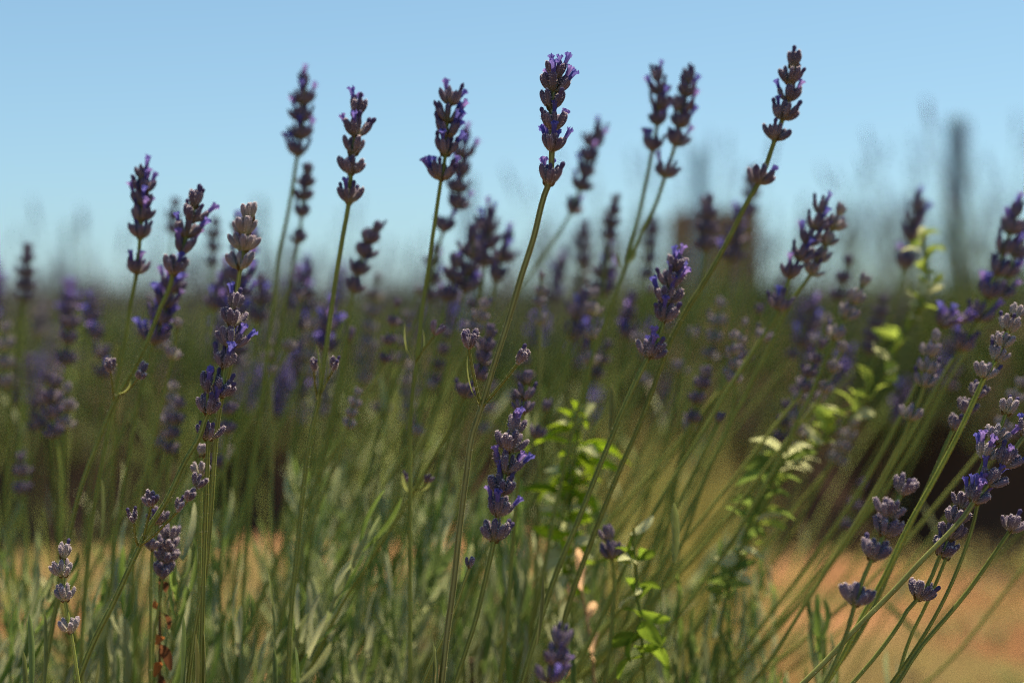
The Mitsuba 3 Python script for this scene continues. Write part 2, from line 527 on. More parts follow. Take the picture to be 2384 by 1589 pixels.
scene['ground'] = ground()
labels['ground'] = {'label': 'dry orange soil between the lavender rows', 'category': 'ground', 'kind': 'structure'}

# ------------------------------------------------------------------ the flower stalks, nearest and sharpest first
S = 1.0136                                                # factor for points measured in the 2352 pixel wide view
flower('tallest sharp lavender spike with open violet florets, right of centre against the sky', 0.50,
       '1277,428 1285,352 1286,302 1284,254 1290,214 1291,184', '1267,455 1257,492 1246,540 1213,645 1185,740 1150,850 1120,950 1100,1010 1085,1110 1070,1230 1055,1370 1040,1480 1028,1589',
       L=42, op=0.36, kb=0.12, n=7, topn=5, r=0.00105, tint=(0.237, 0.256, 0.094), seed=14,
       branches=[('1120,948 1104,880 1092,812', 6, 38), ('1121,948 1160,903 1204,848', 6, 36)], leaves=[(1115, 938, 1088, 828, 4), (1124, 940, 1160, 905, 3)])
flower('sharp lavender spike of dark grey purple buds with a few violet florets, left of centre', 0.50,
       '484,962 486,915 512,920 521,856 538,808 541,758 543,722', '478,975 467,1010 430,1075 390,1160 340,1240 316,1290 265,1400 215,1500 180,1589',
       L=42, op=0.1, kb=0.3, n=7, r=0.00095, seed=5,
       branches=[('322,1272 315,1250 312,1215', 5, 28), ('322,1272 352,1250 405,1198 430,1172 462,1130', 4, 30, [(412, 1190), (437, 1165), (458, 1135)]), ('332,1262 345,1205 352,1175', 5, 30)])
flower('greenish bud spike of spaced whorls rising behind the sharp dark spike, left of centre', 0.512,
       '559,626 567,582 570,545 579,514', '552,678 545,720 536,850 512,950 500,1060 492,1180 480,1320 455,1460 438,1589', L=40, pal='b', op=0.0, kb=0.0, n=7, topn=6, r=0.0008, tint=(0.250, 0.288, 0.075))
flower('lone whorl of grey buds on an upright stalk under the sharp spike, left of centre', 0.503,
       '485,1022', '484,1045 481,1150 475,1300 472,1420 469,1589', L=42, op=0.0, kb=0.1, n=7, topn=7, r=0.0008, tint=(0.213, 0.250, 0.062))
flower('small grey bud whorls on a thin stalk hugging the upright stalk left of centre', 0.52,
       '466,1108 470,1062', '467,1130 466,1250 463,1400 458,1500 450,1589', L=30, op=0.0, kb=0.0, n=4, topn=4, pal='b', r=0.0006)
flower('thin young lavender spike with loose grey buds at the bottom left corner', 0.495,
       '165,1471 152,1397 148,1340 147,1300', '172,1515 178,1555 183,1589', L=34, pal='b', op=0.0, kb=0.1, n=5, topn=4, r=0.0006, tint=(0.275, 0.338, 0.088))
flower('dense round bud spike behind the leaning stalk at lower left', 0.545,
       '378,1344 386,1309 391,1285 394,1258', '372,1400 360,1470 352,1589', L=36, op=0.0, kb=0.1, n=8, r=0.0006, seed=9)
flower('narrow bud spike half hidden by the leaning stalk at lower left', 0.535,
       '354,1280 368,1218 354,1180', '352,1330 351,1400 350,1500 349,1589', L=32, op=0.0, kb=0.1, n=6, r=0.0006)
flower('slender five-whorl lavender spike in the sky with two violet florets at its lowest whorl', 0.545,
       '812,471 817,404 822,358 828,318 829,270', '800,540 783,640 770,730 755,840 740,940 722,1020 705,1150 690,1300 680,1400 672,1589', L=40, op=0.12, kb=0.2, n=6, topn=4, seed=3,
       branches=[('740,932 733,890 731,865', 4, 28), ('742,925 765,880 775,862', 4, 30)], leaves=[(738, 930, 736, 800, 5), (744, 925, 762, 820, 5)])
flower('bushy-topped lavender spike with violet crown left of the tallest spike', 0.55,
       '1027,420 1037,361 1038,320 1042,283 1047,245', '1012,520 995,640 983,720 970,840 960,920 955,1000 955,1120 955,1250 955,1400 955,1589', L=42, op=0.3, kb=0.25, n=8, topn=7, seed=8,
       branches=[('966,845 985,815 1012,780', 5, 32)], leaves=[(962, 842, 943, 752, 5), (972, 845, 984, 765, 5)])
flower('tall blurred lavender spike on the pale stalk at upper left of centre', 0.64,
       '692,364 699,325 703,285 706,245 708,210', '682,430 668,510 652,580 640,680 622,820 600,1000 580,1200 560,1589', L=36, op=0.35, n=9, r=0.001)
flower('blurred narrow spike just below and right of the tall blurred one at upper left', 0.66,
       '694,567 702,505 706,467 711,437 715,408', '682,620 662,720 640,820 600,1000 560,1250 540,1589', L=30, op=0.1, n=8)
flower('blurred dark spike directly behind the bushy-topped spike left of centre', 0.66,
       '1032,540 1059,487 1066,450 1074,410 1079,370 1083,340', '1012,610 985,700 950,800 900,950 840,1150 790,1400', L=34, op=0.3, n=8)
flower('stout dark lavender spike with a separate low whorl, upper left against the sky', 0.568,
       '318,637 326,554 329,515 331,480 333,450 334,420', '305,700 290,800 275,870 262,950 240,1060 215,1200 200,1350 190,1589', L=36, op=0.25, kb=0.2, n=9, topn=6, seed=4, soft=False)
flower('curving lavender stalk with spaced whorls just right of the stout spike, upper left', 0.548,
       '402,637 424,590 434,549 444,514 451,482', '400,650 372,720 340,800 310,860 270,930 235,1010 190,1130 160,1250 140,1360 120,1470 100,1589', L=40, op=0.2, kb=0.2, n=6, topn=4, seed=2,
       branches=[('266,935 262,900 258,868', 5, 30), ('272,925 300,905 322,880', 4, 32)], leaves=[(275, 915, 305, 882, 5)])
flower('violet-flecked spike leaning behind the curving stalk at upper left', 0.60,
       '358,800 372,755 385,715 398,680 410,645', '340,850 322,930 300,1060 270,1250 250,1589', L=40, op=0.45, n=8)
flower('rather sharp violet spike right of centre below the skyline, beside the long leaning stalk', 0.535,
       '1510,832 1545,748 1551,706 1560,668 1569,630', '1500,850 1450,955 1400,1075 1340,1225 1300,1320 1262,1430 1235,1520 1215,1589', L=41, op=0.28, kb=0.12, n=9, topn=7, r=0.001, seed=12)
flower('long leaning lavender stalk reaching the top right of the sky, with a low separate whorl', 0.545,
       '1766,427 1804,326 1822,278 1834,236 1839,194 1846,158', '1740,470 1700,550 1650,640 1600,720 1565,785 1540,850 1500,960 1440,1100 1380,1250 1320,1420 1280,1589', L=38, op=0.12, kb=0.25, n=7, topn=6, r=0.00095, tint=(0.188, 0.225, 0.056), seed=6)
flower('left one of the twin blurred spikes against the sky right of centre', 0.62,
       '1519,352 1530,292 1533,256 1534,222 1533,195', '1505,420 1490,490 1470,560 1458,612', L=34, op=0.2, n=8, root=False)
flower('right one of the twin blurred spikes against the sky right of centre', 0.615,
       '1548,413 1571,340 1581,297 1587,262 1596,226 1602,197', '1525,480 1490,550 1458,620 1420,720 1390,800 1360,900 1335,1000 1300,1150 1260,1350', L=36, op=0.25, n=8, r=0.001,
       leaves=[(1455, 625, 1440, 585, 7), (1460, 610, 1478, 575, 6)])
flower('blurred violet-tipped spike with a detached whorl, right of the tallest spike', 0.69,
       '1328,496 1349,444 1360,412 1370,378 1379,345 1386,322', '1300,545 1262,600 1200,690 1150,790 1100,900', L=32, op=0.3, n=7)
flower('left head of the pair of bud-heavy blurred heads right of the long leaning stalk', 0.585,
       '1812,722 1838,648 1858,606 1878,570 1894,535 1908,500', '1800,745 1755,815 1700,900 1640,1000 1570,1110 1490,1250 1430,1370 1370,1500', L=36, op=0.3, kb=0.3, n=9, r=0.001)
flower('right head of the pair of bud-heavy blurred heads right of the long leaning stalk', 0.59,
       '1886,640 1905,610 1922,572 1938,535 1950,505', '1850,690 1800,790 1740,910 1680,1030 1610,1180 1540,1320 1470,1500', L=34, op=0.0, n=6, pal='b')
flower('loose knobbly bud spike leaning right below the pair of bud-heavy heads', 0.605,
       '1940,790 1965,742 1985,708 2005,668', '1930,815 1900,890 1850,995 1805,1085 1740,1200', L=34, op=0.0, n=6, pal='b')
flower('grey bud spike on a bright olive stalk in the right quarter at mid height', 0.575,
       '2118,978 2150,900 2155,868 2163,832 2172,800', '2110,1000 2068,1085 2005,1195 1925,1325 1865,1420 1810,1510', L=34, op=0.0, n=6, pal='b', tint=(0.250, 0.288, 0.075))
flower('pale grey bud spike on the bright yellow-green stalk near the right edge', 0.53,
       '2291,880 2318,840 2330,808 2345,770 2362,740', '2280,905 2230,1012 2170,1125 2108,1236 2065,1330 2010,1430 1960,1530', L=34, op=0.0, kb=0.05, n=6, pal='b', r=0.001, tint=(0.325, 0.388, 0.075), seed=7)
flower('bud spike partly hidden behind the bright yellow-green stalk near the right edge', 0.545,
       '2220,1000 2245,962 2268,925 2290,885', '2180,1090 2130,1200 2080,1310 2030,1420', L=34, op=0.0, n=6)
flower('sharp leaning lavender spike with bright blue florets at the right edge', 0.497,
       '2267,1168 2300,1128 2334,1085 2385,1015', '2250,1195 2205,1245 2150,1300 2085,1370 1990,1465 1930,1530 1870,1589', L=40, op=0.25, kb=0.05, n=9, topn=9, r=0.001, tint=(0.225, 0.263, 0.088), seed=31)
flower('sharp grey bud whorls above the blue florets at the right edge', 0.499,
       '2290,1069 2316,1028 2342,962', '2284,1085 2282,1115 2275,1180 2260,1240 2235,1310', L=38, op=0.15, kb=0.1, n=6, topn=6, pal='b', r=0.0007, seed=15)
flower('sharp bud spike tucked under the leaning stalk at lower right', 0.505,
       '2137,1393 2190,1290 2206,1255 2218,1219 2238,1183', '2127,1402 2085,1465 2040,1525 1985,1589', L=40, op=0.0, kb=0.08, n=9, topn=9, r=0.0008, seed=16)
flower('single grey bud whorl on a straight stalk at the lower right edge', 0.50,
       '2351,1236', '2345,1245 2300,1310 2250,1380 2200,1440 2140,1510 2090,1589', L=40, op=0.0, kb=0.08, n=11, topn=11, r=0.00085, seed=17)
flower('bare olive stalk crossing behind the lower right bud whorls', 0.515,
       '2202,1300', '2190,1330 2160,1400 2120,1480 2085,1589', L=30, op=0.0, n=4, topn=4, pal='b', r=0.0007, tint=(0.250, 0.300, 0.075))
flower('large slightly blurred bud spike of five plump whorls at lower right', 0.462,
       '1990,1405 2030,1300 2058,1245 2068,1205 2100,1150', '1985,1425 1965,1490 1935,1560 1920,1589', L=44, op=0.0, kb=0.05, n=7, topn=8, r=0.0008, seed=18)
flower('plump bud spike with violet florets right of the tall sharp stalk at lower centre', 0.525,
       '1150,1257 1158,1200 1166,1150 1176,1100 1186,1050 1194,1012', '1140,1305 1125,1370 1108,1440 1082,1520 1060,1589', L=44, op=0.2, kb=0.12, n=8, topn=6, seed=19)
flower('small bud spike poking out above the plump lower centre spike', 0.55,
       '1218,962 1222,930 1226,895', '1215,1000 1208,1100 1195,1250 1180,1450', L=32, op=0.0, n=6, topn=5)
flower('bud spike of dark whorls seen behind the tallest spike\'s stalk at centre', 0.58,
       '1080,925 1108,882 1122,850 1128,822 1136,790', '1072,940 1040,1010 1000,1080 960,1150 890,1260 800,1400 740,1520 705,1589', L=34, op=0.0, kb=0.2, n=7, r=0.00085, tint=(0.213, 0.250, 0.062),
       branches=[('962,1148 952,1130 950,1120', 4, 26), ('966,1143 985,1132 990,1124', 3, 26)], leaves=[(958, 1150, 938, 1096, 5), (970, 1145, 1004, 1112, 5)])
flower('blurred head with violet florets cut off by the bottom edge right of centre', 0.425,
       '1282,1590 1290,1545 1300,1508', '1280,1625 1275,1680', L=48, op=0.15, kb=0.15, n=8, topn=6, seed=20)
flower('small lone bud cluster among the leaves at lower right of centre', 0.57,
       '1425,1300 1418,1262', '1430,1340 1425,1450 1410,1589', L=38, op=0.0, n=5)
flower('thin pale bud spike standing upright in the right half just under mid height', 0.605,
       '1710,895 1712,862 1710,828 1708,795', '1712,930 1690,1000 1640,1120 1590,1260', L=26, op=0.0, n=6, pal='b')
flower('faint grey bud spike left of the thin pale one in the right half', 0.64,
       '1610,985 1622,940 1630,905 1640,880', '1600,1010 1580,1100 1550,1250', L=28, op=0.0, n=6)
flower('dark purple blurred spike beside the yellow-green leaf sprig in the upper right', 0.72,
       '2105,625 2118,560 2125,525 2132,495', '2090,680 2050,800 1990,960', L=38, op=0.3, n=8)
flower('large blurred violet head leaning in from the right edge', 0.625,
       '2235,815 2275,745 2300,695 2318,640 2335,590 2350,545 2360,510', '2210,850 2150,960 2080,1080 2000,1220', L=40, op=0.4, n=9)
flower('second blurred head touching the large violet one at the right edge', 0.65,
       '2325,690 2345,645 2362,600 2378,560', '2290,750 2200,900 2120,1050', L=34, op=0.2, n=8)
flower('violet floret cluster just left of the large violet head near the right edge', 0.62,
       '2190,760 2222,750', '2180,790 2130,900 2060,1040', L=34, op=0.7, n=6)
flower('dark narrow blurred spike at the far left against the pale skyline', 0.76,
       '55,705 58,675 60,645 62,615 64,592', '52,760 48,900 40,1050 25,1250', L=28, op=0.1, n=8)
flower('blurred brownish three-whorl head below the skyline near the left edge', 0.70,
       '152,850 158,800 163,765 165,735', '150,890 148,1000 142,1150 135,1350', L=32, op=0.1, n=7)
flower('faint violet smudge head above the brownish one near the left edge', 0.85,
       '160,745 163,715 165,690', '158,800 150,900 140,1050', L=28, op=0.5, n=8)
flower('paler blurred spike just right of the brownish head near the left edge', 0.74,
       '240,880 236,835 226,790 220,750 216,725', '238,930 225,1030 200,1200', L=30, op=0.3, n=7)
flower('twin-looking blurred grey bud head halfway down near the left edge', 0.64,
       '128,1020 122,975 120,940 124,905', '135,1060 140,1150 140,1300', L=32, op=0.05, n=9)
flower('slimmer grey bud head halfway down near the left edge, touching a broader one', 0.66,
       '152,1000 156,960 158,920', '150,1050 148,1150 145,1330', L=30, op=0.0, n=7, pal='b')
flower('soft pinkish head cut by the left edge at mid height', 0.74,
       '18,905 15,860 12,815 15,780', '22,950 20,1080 15,1250', L=30, op=0.1, n=7, pal='b')
flower('soft grey bud head low at the left edge over the dark shade', 0.70,
       '52,1150 50,1110 48,1080', '55,1190 60,1300 62,1450', L=28, op=0.0, n=6)
flower('large blurred violet mass of florets behind the greenish bud spike', 0.66,
       '545,745 550,700 556,660 560,620 566,580 560,545', '535,800 520,920 500,1100', L=38, op=0.5, n=10)
flower('second violet mass lower left of the greenish bud spike', 0.70,
       '500,720 512,690 522,655', '495,780 480,900 460,1050', L=34, op=0.4, n=9)
flower('third violet mass lower right of the greenish bud spike', 0.74,
       '600,750 606,710 605,675', '590,800 575,900 550,1050', L=34, op=0.4, n=9)
flower('faint dark spike between the curving stalk and the greenish bud spike at the skyline', 0.80,
       '492,620 496,585 498,555 500,530', '488,680 480,800 470,950', L=24, op=0.05, n=8)
flower('faint spike peeping over the curving stalk at upper left', 0.82,
       '402,545 405,515 407,485', '398,600 380,720 360,860', L=26, op=0.05, n=8)
flower('upright violet-topped blurred spike below the pale stalk, left of centre', 0.80,
       '708,770 710,730 712,695 713,660 714,640', '704,820 695,940 680,1100', L=30, op=0.4, n=8)
flower('soft violet cluster beside the slender five-whorl spike\'s stalk', 0.68,
       '755,820 762,775 768,735', '750,870 735,1000 715,1200', L=34, op=0.5, n=8)
flower('blurred stout bud head leaning right of the slender five-whorl spike', 0.62,
       '822,680 833,640 845,600 858,568 870,545', '815,720 805,790 780,920 740,1100 700,1300', L=34, op=0.05, n=8)
flower('blurred low whorl of buds under the stout head right of the slender spike', 0.63,
       '812,795', '806,830 785,940 750,1100', L=36, op=0.1, n=8, topn=8)
flower('blurred bud head in the cluster left of the tallest spike\'s stalk, the lowest one', 0.66,
       '1040,700 1052,655 1056,625', '1030,750 1000,870 960,1020', L=34, op=0.1, n=8)
flower('middle blurred head in the cluster left of the tallest spike\'s stalk', 0.665,
       '1082,680 1090,640 1096,600 1100,565', '1070,730 1040,850 1000,1000', L=36, op=0.15, n=8)
flower('tallest blurred head in the cluster left of the tallest spike\'s stalk', 0.68,
       '1128,620 1132,580 1137,545 1140,520', '1120,680 1090,820 1050,980', L=38, op=0.3, n=9)
flower('rightmost blurred head in the cluster left of the tallest spike\'s stalk', 0.70,
       '1152,655 1165,610 1175,575', '1145,710 1110,850 1070,1000', L=36, op=0.3, n=8)
flower('slim violet blurred spike just right of the bushy-topped spike\'s stalk', 0.76,
       '1000,700 1004,660 1008,625 1012,600', '990,760 965,900 930,1050', L=28, op=0.4, n=7)
flower('pale green bud spike right of the tallest spike\'s stalk below the skyline', 0.64,
       '1258,755 1256,715 1258,690 1260,655', '1258,800 1256,920 1254,1100 1250,1300', L=24, op=0.0, n=6, pal='b', tint=(0.250, 0.288, 0.100))
flower('small pale green bud spike under the tall blurred spike, left of centre', 0.66,
       '628,870 628,838 627,808', '630,920 632,1040 632,1200', L=20, op=0.0, n=5, pal='b', tint=(0.250, 0.288, 0.100))
flower('dark blurred spike low in the sky gap right of the tallest spike', 0.84,
       '1352,615 1355,585 1357,560 1360,540', '1346,680 1330,820 1300,980', L=28, op=0.1, n=8)
flower('upper dark blurred spike left of the twin stalks at the skyline', 0.72,
       '1418,560 1422,530 1426,505 1432,480', '1412,600 1400,700 1370,860', L=28, op=0.05, n=7)
flower('purple blurred mass under the upper dark spike left of the twin stalks', 0.74,
       '1400,690 1405,650 1410,615', '1392,740 1370,880 1340,1050', L=36, op=0.4, n=9)
flower('faint tall spike right of the twin stalks at the skyline', 0.86,
       '1508,650 1512,615 1515,580 1519,550 1521,530', '1502,700 1480,850 1450,1000', L=26, op=0.05, n=7)
flower('blurred brown-purple spike in front of the brown crate', 0.70,
       '1640,585 1644,550 1646,515 1648,490', '1632,650 1610,780 1570,950', L=36, op=0.1, n=8)
flower('soft violet spike right of the long leaning stalk in front of the brown crate', 0.74,
       '1700,610 1708,570 1715,530', '1690,680 1660,820 1620,980', L=38, op=0.35, n=8)
flower('faint spike behind the low whorl of the long leaning stalk', 0.80,
       '1742,500 1746,465 1748,435 1750,412', '1735,560 1715,720 1680,900', L=28, op=0.1, n=7)
flower('pale loose bud head left of the twin stalks\' shared stem below the skyline', 0.63,
       '1375,850 1378,790 1380,735 1384,700', '1370,890 1350,1000 1320,1150', L=30, op=0.0, n=7, pal='b')
flower('blurred purple head half behind the pale loose bud head', 0.70,
       '1330,790 1345,745 1355,715', '1320,830 1290,950 1250,1120', L=36, op=0.3, n=8)
flower('soft purple head between the twin stalks\' stem and the violet spike', 0.76,
       '1460,790 1462,750 1466,715', '1452,850 1430,980 1390,1150', L=32, op=0.3, n=8)
flower('smudged purple head under the pair of bud-heavy heads', 0.80,
       '1868,810 1880,770 1890,735', '1855,870 1820,1000 1760,1180', L=34, op=0.3, n=8)
flower('faint bud head high behind the loose knobbly bud spike', 0.72,
       '1950,700 1962,660 1972,620', '1940,760 1900,880 1840,1040', L=28, op=0.0, n=6)
flower('soft grey bud head beside the right-hand weed sprig at mid height', 0.64,
       '1850,985 1862,940 1872,905 1878,880', '1840,1020 1800,1120 1740,1260', L=28, op=0.0, n=6, pal='b')
flower('soft pale bud pair low between the long stalks at right of centre', 0.66,
       '1600,1005', '1590,1040 1565,1130 1530,1260', L=30, op=0.0, n=6, topn=6, pal='b')
flower('tiny bud whorl beside the crossing stalks at right of centre', 0.60,
       '1672,985', '1660,1010 1610,1110 1540,1250', L=28, op=0.0, n=5, topn=5)
flower('faint grey head low over the dark shade left of centre', 0.66,
       '395,1025 397,990 398,965', '394,1060 390,1180 384,1320', L=26, op=0.0, n=6, pal='b')
flower('blurred grey head right of the sharp dark spike, left of centre', 0.63,
       '527,1010 530,965 534,925', '525,1050 520,1180 512,1340', L=28, op=0.0, n=6)
flower('small bud tuft on a short stalk right of the tall stalk near the bottom', 0.515,
       '1092,1322', '1082,1350 1050,1440 1010,1530 985,1589', L=26, op=0.0, n=5, topn=5, r=0.0007, tint=(0.275, 0.325, 0.088))
# ------------------------------------------------------------------ more stalks of the front plant, lost in the blur
rg = np.random.default_rng(21)
for i in range(46):
    d = rg.uniform(0.78, 1.35)
    x, y = rg.uniform(-60, 2300), rg.uniform(690, 1010)
    lean = rg.uniform(-10, 60) + 60 * (x / 2384)
    hgt = rg.uniform(70, 150) * 0.8 / d
    h = ' '.join(f'{x + lean * 0.35 * q:.0f},{y - hgt * q:.0f}' for q in np.linspace(0, 1, 5))
    s = ' '.join(f'{x - lean * q:.0f},{y + 130 * q:.0f}' for q in (0.4, 1.2, 2.2))
    flower('soft out-of-focus lavender head deep among the blurred green stems below the skyline', d, h, s, L=36 * 0.62 / d, pal='pb'[int(rg.random() < 0.35)], op=[0.05, 0.3, 0.5][int(rg.integers(3))], n=8, seed=100 + i,
           group='blurred lavender heads among the stems')


for i in range(48):
    d = rg.uniform(0.60, 0.80)
    x, y = rg.uniform(500, 1950) if i % 4 else rg.uniform(0, 700), rg.uniform(760, 1120)
    lean = rg.uniform(20, 70) + 90 * (x / 2384) ** 2
    if i >= 44:
        x, y, lean = rg.uniform(1950, 2560), rg.uniform(900, 1260), rg.uniform(70, 130)
    hgt = rg.uniform(60, 130)
    nw = int(rg.integers(2, 5))
    h = ' '.join(f'{x + lean * 0.4 * q:.0f},{y - hgt * q:.0f}' for q in np.linspace(0, 1, nw))
    s = ' '.join(f'{x - lean * q:.0f},{y + 130 * q:.0f}' for q in (0.4, 1.2, 2.2))
    flower('small blurred grey bud head among the leaning green stems behind the sharp stalks', d, h, s, L=rg.uniform(22, 30), pal='b' if rg.random() < 0.6 else 'p', op=0.05, n=6, seed=200 + i, tint=(0.25, 0.30, 0.085),
           group='small bud heads among the stems')


# ------------------------------------------------------------------ the front plant's leaves
def bush_z(x, y):
    u = ((x + 0.06) / 0.36) ** 2 + ((y - 0.62) / 0.50) ** 2
    return 0.372 * math.sqrt(max(0.0, 1 - u * 0.7)) if u < 1.35 else 0.0


rg = np.random.default_rng(5)
leaves = []
tints = [(0.20, 0.255, 0.11), (0.25, 0.30, 0.15), (0.11, 0.175, 0.045), (0.30, 0.345, 0.20), (0.15, 0.24, 0.05)]
shoots = 0
while shoots < 300:
    x, y = rg.uniform(-0.42, 0.28), rg.uniform(0.55, 1.2)
    z = bush_z(x, y)
    if z < 0.08:
        continue
    if x / y > 0.12 and rg.random() < 0.62:
        continue
    shoots += 1
    top = np.array([x, y, z + rg.uniform(-0.05, 0.02) - 0.03])
    lean = norm([rg.normal(0.12, 0.2), rg.normal(0, 0.2), 1.0])
    turn = rg.uniform(0, 6.28)
    length = rg.uniform(0.10, 0.16)
    for k in range(13):
        q = k / 12.0
        base = top - lean * length * (1 - q)
        for side in (0, 1):
            az = turn + k * 1.57 + side * np.pi
            out = np.array([math.cos(az), math.sin(az), 0])
            th = math.radians(rg.uniform(7, 30) * (1.0 - 0.55 * q))
            dirn = lean * math.cos(th) + out * math.sin(th)
            ln = rg.uniform(0.026, 0.046) * (1 - 0.35 * q)
            leaves.append((base, base + dirn * ln, out * 0.0025, rg.uniform(0.0011, 0.0017), int(rg.integers(5))))
bush = thing('lavender_bush', 'grey-green leafy lavender bush along the bottom of the picture, the nearest plant', 'lavender bush')


def in_view(p):
    q = p - EYE
    z = q @ FWD
    px, py = CX + FPX * (q @ RIGHT) / z, CY - FPX * (q @ UP) / z
    return z > 0.3 and -20 < px < 2404 and 700 < py < 1600


vis = sorted([i for i, l in enumerate(leaves) if in_view(l[1])], key=lambda i: leaves[i][1][1])
show = set(vis[:295])
rest = []
for i, (a, b, bow, w, t) in enumerate(leaves):
    if i in show:
        put(bush, 'leaf', shape(blade(a, b, bow, w, rg, True, tints[t]), 'leaf_mat'))
    else:
        rest.append(blade(a, b, bow, w, rg, False, tints[t]))
k = put(bush, 'foliage', shape(join(rest), 'leaf_mat'))
labels[k] = {'kind': 'stuff'}
stalks = []
for i in range(190):
    x, y = rg.uniform(-0.46, 0.30), rg.uniform(0.62, 1.45)
    if x / y > 0.11 and rg.random() < 0.85:
        continue
    if x / y < -0.2 and rg.random() < 0.65:
        continue
    root = np.array([0.7 * x - 0.03, 0.6 * y + 0.33, 0.12])
    tip = np.array([x + rg.normal(0.05, 0.03), y + rg.normal(0, 0.03), rg.uniform(0.34, 0.455) - 0.02 * (y - 0.6)])
    c = catmull([root, (root + tip) / 2 + [-0.01, 0, 0.01], tip], 6)
    stalks.append(stem_mesh(c, 0.00095, 0.0006, False, rg, np.array((0.20, 0.25, 0.07)) * rg.uniform(0.6, 1.35)))
    for k in range(2):
        j = int(rg.integers(5, len(c) - 2))
        o = np.array([rg.normal(0, 0.5), rg.normal(0, 0.5), 1.0])
        stalks.append(blade(c[j], c[j] + norm(o) * rg.uniform(0.02, 0.04), [0.002, 0, 0], 0.0016, rg, False, tints[int(rg.integers(5))]))
k = put(bush, 'flower_stalk', shape(join(stalks), 'stem_mat'))
labels[k] = {'kind': 'stuff'}
# a few sharp leaf tips in the plane of focus at the bottom edge
for bx, by, tx, ty, w, d in [(72, 1620, 68, 1428, 9, 0.5), (55, 1640, 54, 1515, 8, 0.5), (455, 1640, 456, 1475, 8, 0.498), (470, 1640, 472, 1455, 8, 0.503), (420, 1650, 427, 1432, 9, 0.51), (1000, 1640, 1008, 1492, 10, 0.5), (1012, 1640, 1012, 1503, 9, 0.498),
                             (1795, 1640, 1803, 1565, 9, 0.5), (1815, 1640, 1826, 1575, 9, 0.5), (640, 1560, 622, 1315, 9, 0.54), (690, 1640, 688, 1505, 8, 0.52), (636, 1640, 638, 1510, 8, 0.53), (1250, 1500, 1265, 1335, 7, 0.52), (215, 1640, 232, 1528, 11, 0.53),
                             (1418, 1010, 1424, 893, 11, 0.57), (1570, 1310, 1569, 1170, 10, 0.55), (235, 1250, 237, 1115, 8, 0.56), (100, 1640, 104, 1420, 9, 0.52)]:
    put(bush, 'leaf', shape(blade(at(bx, by, d), at(tx, ty, d), [0.0006, 0, 0], w * d / FPX, rg, True, (0.12 + 0.02 * (bx % 3), 0.18, 0.06)), 'leaf_mat'))
# woody crown below the leaves
wood = []
for i in range(60):
    a = rg.uniform(0, 6.28)
    q = np.array([-0.06 + 0.3 * math.cos(a) * rg.random() ** 0.5, 0.82 + 0.33 * math.sin(a) * rg.random() ** 0.5, 0])
    z = bush_z(q[0], q[1])
    p0 = np.array([-0.06, 0.82, -0.02]) * 0.6 + np.array([q[0], q[1], -0.02]) * 0.4
    c = catmull([p0, (p0 + q) / 2 + [0, 0, z * 0.35], q + [0, 0, z * 0.75]], 6)
    v, f, T, ph = tube(c, np.linspace(0.004, 0.0018, len(c)), 6)
    wood.append((v, f, np.tile([0.10, 0.075, 0.05], (len(v), 1))))
put(bush, 'branches', shape(join(wood), 'wood_mat'))
labels[bush + '__branches'] = {'kind': 'stuff'}


# ------------------------------------------------------------------ leafy weeds growing through the plant
def weed_leaf(p0, p1, wid, r, tint):
    n = 9
    s = np.linspace(0, 1, n)
    p0, p1 = np.asarray(p0), np.asarray(p1)
    ax = p1 - p0
    L = np.linalg.norm(ax)
    side = norm(np.cross(ax, r.standard_normal(3) * 0.7 + [0, -0.4, 0.8]))
    up = norm(np.cross(side, ax))
    w = wid * np.sin(np.pi * np.clip(s * 0.92 + 0.04, 0, 1)) ** 0.75
    V, C = [], []
    for i in range(n):
        c = p0 + ax * s[i] + up * L * 0.16 * math.sin(np.pi * s[i])
        for k in (-1, -0.5, 0, 0.5, 1):
            V.append(c + side * w[i] * k + up * w[i] * 0.35 * abs(k))
            C.append(np.array(tint) * (1.25 if k == 0 else 1.0) * r.uniform(0.85, 1.15))
    f = []
    for i in range(n - 1):
        for k in range(4):
            a = i * 5 + k
            f += [[a, a + 1, a + 6], [a, a + 6, a + 5]]
    return np.array(V), np.array(f), np.array(C)


def weed(label, d, stem, leafs, tint, seed, extra=26):
    r = np.random.default_rng(seed)
    key = thing('leafy_weed', label, 'weed', 'weeds among the lavender')
    P = np.array([at(x, y, d) for x, y in pts(stem)])
    q = P[-1].copy(); q[2] = 0.0
    c = catmull(np.vstack([P, (P[-1] + q) / 2 + [0.004, 0, 0], q]), 8)
    put(key, 'stem', shape(stem_mesh(c, 0.0006, 0.0012, False, r, (0.16, 0.22, 0.05)), 'stem_mat'))
    for x0, y0, x1, y1, w in leafs:
        t = (np.array(tint) * r.uniform(0.6, 1.25)) if r.random() < 0.87 else np.array((0.36, 0.41, 0.22))
        put(key, 'leaf', shape(weed_leaf(at(x0, y0, d), at(x1, y1, d + r.uniform(-0.012, 0.012)), w * d / FPX, r, t), 'weed_mat'))
    vis = catmull(P, 8)
    for i in range(extra):
        q = vis[int(r.integers(0, len(vis) - 1))] + r.normal(0, 0.0015, 3)
        dirn = norm([r.normal(0, 1), r.normal(0, 0.8), r.normal(0.35, 0.5)])
        t = (np.array(tint) * r.uniform(0.6, 1.25)) if r.random() < 0.7 else np.array((0.42, 0.47, 0.27))
        put(key, 'leaf', shape(weed_leaf(q, q + dirn * r.uniform(0.007, 0.015), r.uniform(0.0013, 0.0024), r, t), 'weed_mat'))


